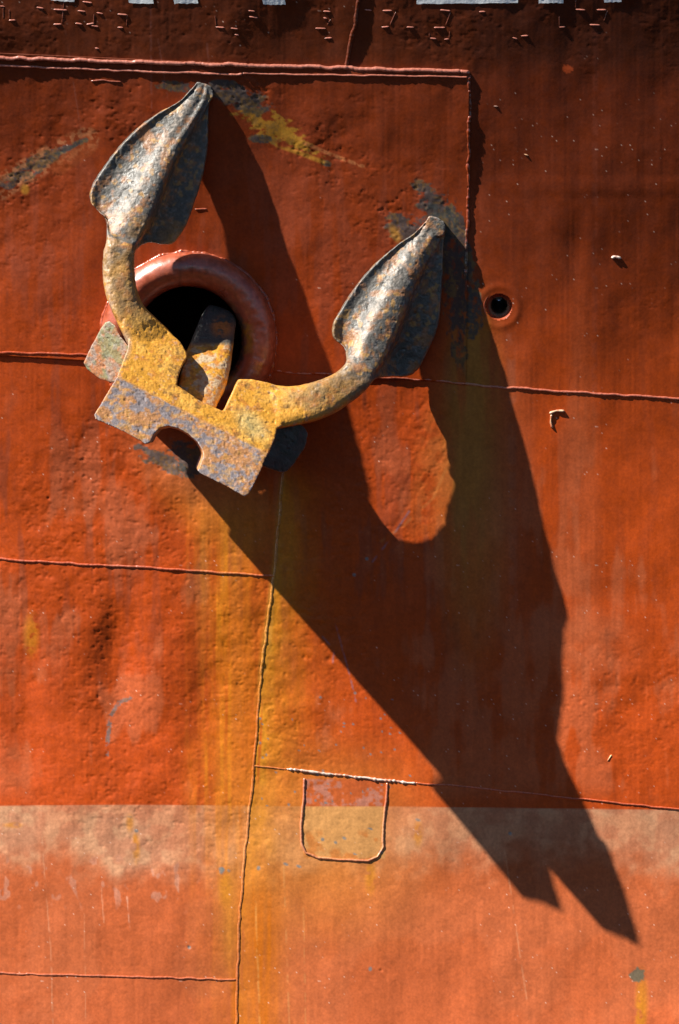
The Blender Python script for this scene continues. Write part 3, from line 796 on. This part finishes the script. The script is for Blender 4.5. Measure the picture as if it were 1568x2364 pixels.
def iron_finish(me, kind):
    n = len(me.vertices)
    co = np.empty(n*3, np.float32); me.vertices.foreach_get('co', co); co = co.reshape(-1, 3).astype(float)
    nr = np.empty(n*3, np.float32); me.vertices.foreach_get('normal', nr); nr = nr.reshape(-1, 3)
    q_ = co/S
    h = 1.5*(fbm3(q_, 26, 2, 201)-.5) + 2.0*(fbm3(q_, 11, 2, 202, .6)-.5) - 5.0*np.maximum(fbm3(q_, 8, 1, 203)-.68, 0)
    wear = np.ones(n)
    co2 = co + nr*(h*wear)[:, None]*S
    me.vertices.foreach_set('co', co2.astype(np.float32).ravel()); me.update()
    u, v, p = unproject(co)
    nA = fbm3(q_, 48, 3, 211); nB = fbm3(q_, 18, 3, 212, .6); nC = fbm3(q_, 7, 2, 213); nD = fbm3(q_, 12, 2, 214, .6)
    ochre = C3(.58, .270, .030); orange = C3(.36, .125, .022); slate = C3(.085, .078, .068); lav = C3(.27, .245, .24)
    brown = C3(.10, .050, .020); pale = C3(.62, .50, .38)
    # fluke-ness
    dv1 = 545 + (u-247)*.16
    f1 = (1-ss(v, dv1-90, dv1+250))*(u < 560)
    f2 = ss((u-802)*1.0-(v-823)*.6, -260, 60)*(u > 640)
    fl = np.maximum(f1, f2)
    # crown bar below the crease
    ca, cb = np.array(c2(285, 600)), np.array(c2(1155, 1050))
    dd = (cb-ca)/np.linalg.norm(cb-ca); below = (u-ca[0])*(-dd[1])+(v-ca[1])*dd[0]
    bar = ss(below, -4, 6)*(u < 640)*(1 if kind == 'head' else 0)
    c = np.broadcast_to(ochre, (n, 3)).copy()
    c = mixc(c, C3(.64, .35, .07), ss(nA, .45, .62)*.6)
    c = mixc(c, orange, ss(nB+.4*(nA-.5), .50, .72)*.7)
    c = mixc(c, brown, ss(nD+.5*(nA-.5), .62, .76)*.6)
    c = mixc(c, C3(.34, .17, .04), .6*ss(nA+.3*(nB-.5), .52, .66)*(1-ss(v, 700, 800))*(u < 600))
    c = mixc(c, lav, ss(nC+.6*(nB-.5), .70, .84)*.3)
    # flukes: slate with orange bloom
    cf = np.broadcast_to(slate, (n, 3)).copy()
    cf = mixc(cf, lav, ss(nC+.4*(nB-.5), .54, .80)*.35)
    cf = mixc(cf, C3(.27, .105, .028), ss(nB+.45*(nA-.5), .46, .70)*.75)
    cf = mixc(cf, C3(.42, .22, .05), ss(nD+.3*(nA-.5), .60, .74)*.6)
    c = mixc(c, cf, np.clip(fl+.7*(nA-.5)*(fl > .02)*(fl < .98)*2, 0, 1))
    # bar: lavender steel and brown-orange rust
    cb_ = np.broadcast_to(C3(.22, .185, .19), (n, 3)).copy()
    cb_ = mixc(cb_, C3(.40, .17, .045), ss(nB+.3*(nA-.5), .40, .60)*.85)
    cb_ = mixc(cb_, C3(.50, .26, .06), ss(nD, .52, .68)*.5)
    cb_ = mixc(cb_, C3(.30, .27, .29), ss(nC, .60, .80)*.35)
    c = mixc(c, cb_, bar)
    # painted highlight along the spine of each fluke
    sp1 = np.exp(-(seg_dist(u, v, [c1(*q) for q in [(700, 190), (590, 360), (505, 520), (430, 650), (360, 770), (280, 890), (228, 1000), (212, 1200), (250, 1370)]])/11)**2)
    sp2 = np.exp(-(seg_dist(u, v, [c3(*q) for q in [(880, 240), (780, 380), (690, 520), (600, 680), (520, 840), (470, 980), (420, 1060)]])/12)**2)
    c = mixc(c, C3(.38, .31, .25), (sp1+sp2)*.5*ss(nC+.5*(nB-.5), .30, .60)*(1 if kind == 'head' else 0))
    # crown web: greenish wash at the right shoulder
    if kind == 'head':
        g = blob(u, v, *c2(1060, 880), 40, 22, .7, .6)
        c = mixc(c, C3(.42, .36, .16), .6*g)
        # paler rim at the left arm's edge
        e = blob(u, v, *c2(330, 420), 14, 30, 0, .5)
        c = mixc(c, lav, .5*e)
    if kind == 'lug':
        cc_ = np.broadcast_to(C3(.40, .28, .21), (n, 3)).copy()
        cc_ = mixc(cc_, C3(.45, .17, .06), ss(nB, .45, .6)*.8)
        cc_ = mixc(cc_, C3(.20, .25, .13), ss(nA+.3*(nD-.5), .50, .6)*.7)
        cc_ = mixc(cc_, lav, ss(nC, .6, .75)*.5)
        c = cc_*(1-.93*ss(u, 450, 550))[..., None]  # right lug's shade is painted into its colour
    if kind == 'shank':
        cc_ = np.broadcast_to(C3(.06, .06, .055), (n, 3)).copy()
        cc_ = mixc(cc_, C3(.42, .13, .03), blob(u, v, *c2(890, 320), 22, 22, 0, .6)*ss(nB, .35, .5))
        low = ss(v, *[c2(0, 400)[1], c2(0, 440)[1]])  # painted shadow line: dark shank above, lit rust below
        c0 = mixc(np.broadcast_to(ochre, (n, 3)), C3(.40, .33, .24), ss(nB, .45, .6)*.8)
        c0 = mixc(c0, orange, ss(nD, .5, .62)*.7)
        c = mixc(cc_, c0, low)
    c = c*(1+.22*(nC-.5)+.28*(nB-.5)+.25*(nA-.5))[..., None]
    set_col(me, np.clip(c, .01, .85))
    return u, v, p

CL = [c2(*q_) for q_ in [(285, 600), (215, 720), (150, 828), (158, 850), (250, 890), (340, 932), (448, 995), (475, 985), (495, 940), (530, 902), (580, 890), (640, 905),
      (700, 940), (750, 985), (775, 1030), (782, 1060), (765, 1110), (750, 1148), (765, 1165), (880, 1220), (1020, 1297), (1045, 1285), (1092, 1200), (1157, 1050),
      (1000, 985), (890, 912), (760, 850), (560, 750), (420, 680)]]
CU = [c2(*q_) for q_ in [(284, 603), (303, 560), (347, 440), (350, 400), (380, 330), (555, 318), (600, 362), (650, 408), (684, 466), (687, 492), (660, 540), (634, 610), (628, 655), (760, 745),
      (895, 808), (906, 790), (975, 642), (986, 622), (1060, 622), (1150, 640), (1230, 665), (1240, 885), (1206, 905), (1196, 960), (1157, 1053), (1000, 990), (890, 917), (760, 855), (560, 755), (420, 685)]]
ca, cb = np.array(c2(285, 600)), np.array(c2(1155, 1050))
dd = (cb-ca)/np.linalg.norm(cb-ca)
def above(u, v): return (u-ca[0])*dd[1]-(v-ca[1])*dd[0]
def along(u, v): return (u-ca[0])*dd[0]+(v-ca[1])*dd[1]
crown_pieces = [
    prism(CL, lambda u, v: 340-.70*above(u, v)-.03*along(u, v), lambda u, v: 296.-.03*along(u, v), .12),
    prism(CU, lambda u, v: 330-.82*above(u, v)-.03*along(u, v), lambda u, v: 99., .02),
    prism([c2(*q_) for q_ in [(300, 590), (228, 738), (262, 770), (480, 850), (600, 850), (900, 960), (1140, 1040), (1180, 960), (900, 830), (620, 700), (560, 500)]], lambda u, v: 285-.82*np.maximum(above(u, v), -60)-.03*along(u, v), lambda u, v: 75.),
    prism([c1(*q_) for q_ in [(742, 86), (762, 80), (795, 90), (828, 108), (840, 132), (838, 168), (812, 205), (760, 180), (735, 135), (726, 112)]], lambda u, v: 114., lambda u, v: 92.),
    prism([c3(*q_) for q_ in [(904, 154), (924, 147), (962, 160), (997, 184), (1004, 214), (993, 258), (965, 270), (930, 240), (900, 208), (890, 184)]], lambda u, v: 60., lambda u, v: 34.),
    loft_closed(np.concatenate([fluke_rings(F1, c1, 0)[:-1], arm_rings(ARM1, c1)])),
    loft_closed(np.concatenate([fluke_rings(F2, c3, 0)[:-1], arm_rings(ARM2[::1], c3)])),
]
anchor = empty('ship_anchor', W(420, 1000, 300).tolist(), 'rusty stockless anchor stowed in the hawse hole, ochre crown and two spade flukes', 'anchor')
body = solid(crown_pieces, 1.9, 7, .5)
ub, vb, pb_ = iron_finish(body, 'head')
# split the casting into crown and the two flukes
nv = len(body.vertices); co = np.empty(nv*3, np.float32); body.vertices.foreach_get('co', co); co = co.reshape(-1, 3)
nf = len(body.polygons); ls = np.empty(nf, np.int32); lt = np.empty(nf, np.int32)
body.polygons.foreach_get('loop_start', ls); body.polygons.foreach_get('loop_total', lt)
lv = np.empty(len(body.loops), np.int32); body.loops.foreach_get('vertex_index', lv)
colb = np.empty(nv*4, np.float32); body.attributes['Col'].data.foreach_get('color', colb); colb = colb.reshape(-1, 4)[:, :3]
nrm = np.empty(nv*3, np.float32); body.vertices.foreach_get('normal', nrm); nrm = nrm.reshape(-1, 3)
assert (lt == 4).all() or True
quad = lt == 4
FF = np.stack([lv[ls[quad]+i] for i in range(4)], -1)
fu = ub[FF].mean(1); fv = vb[FF].mean(1)
is1 = (fv < 553+(fu-247)*.16) & (fu < 600)
is2 = (fv < 823+(fu-801.6)*.59) & (fu > 745)
for nm, msk, lb in (('crown', ~is1 & ~is2, 'ochre rusted crown and arms with a notched lower edge'), ('fluke', is1, 'upper left spade-shaped fluke'), ('fluke', is2, 'right-hand spade-shaped fluke')):
    vts, f2_, cl_, nn_ = compact(co, FF[msk], colb, nrm)
    me = mesh_from(nm, vts, f2_); set_col(me, cl_)
    me.normals_split_custom_set_from_vertices(nn_.tolist())
    link(nm, me, M_iron, anchor, lb)

lugL = [c2(*q_) for q_ in [(215, 292), (240, 285), (275, 310), (305, 375), (360, 440), (460, 560), (430, 700), (300, 640), (245, 640), (180, 618), (112, 566), (92, 525), (130, 440), (188, 330)]]
lugR = [c2(*q_) for q_ in [(1100, 880), (1200, 870), (1320, 872), (1365, 895), (1386, 935), (1370, 1015), (1300, 1115), (1262, 1155), (1230, 1160), (1145, 1132), (1050, 1080), (1020, 960)]]
me = solid([prism(lugL, lambda u, v: 160+.6*(u-200)-.3*(v-790), lambda u, v: 62., .12)], 1.9, 14, .6); iron_finish(me, 'lug')
link('trunnion', me, M_iron, anchor, 'left trunnion lug')
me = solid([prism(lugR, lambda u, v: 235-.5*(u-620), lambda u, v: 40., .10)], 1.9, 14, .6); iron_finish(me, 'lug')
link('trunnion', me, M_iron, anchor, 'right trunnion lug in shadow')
SH = [((620, 860), (830, 960), 285, 110), ((632, 720), (850, 800), 250, 110), ((655, 560), (905, 680), 208, 105), ((678, 470), (935, 560), 172, 100), ((700, 428), (948, 470), 145, 95), ((742, 325), (962, 345), 95, 90),
      ((785, 230), (970, 280), 50, 80), ((812, 196), (945, 236), 25, 60), ((835, 192), (900, 212), 12, 40)]
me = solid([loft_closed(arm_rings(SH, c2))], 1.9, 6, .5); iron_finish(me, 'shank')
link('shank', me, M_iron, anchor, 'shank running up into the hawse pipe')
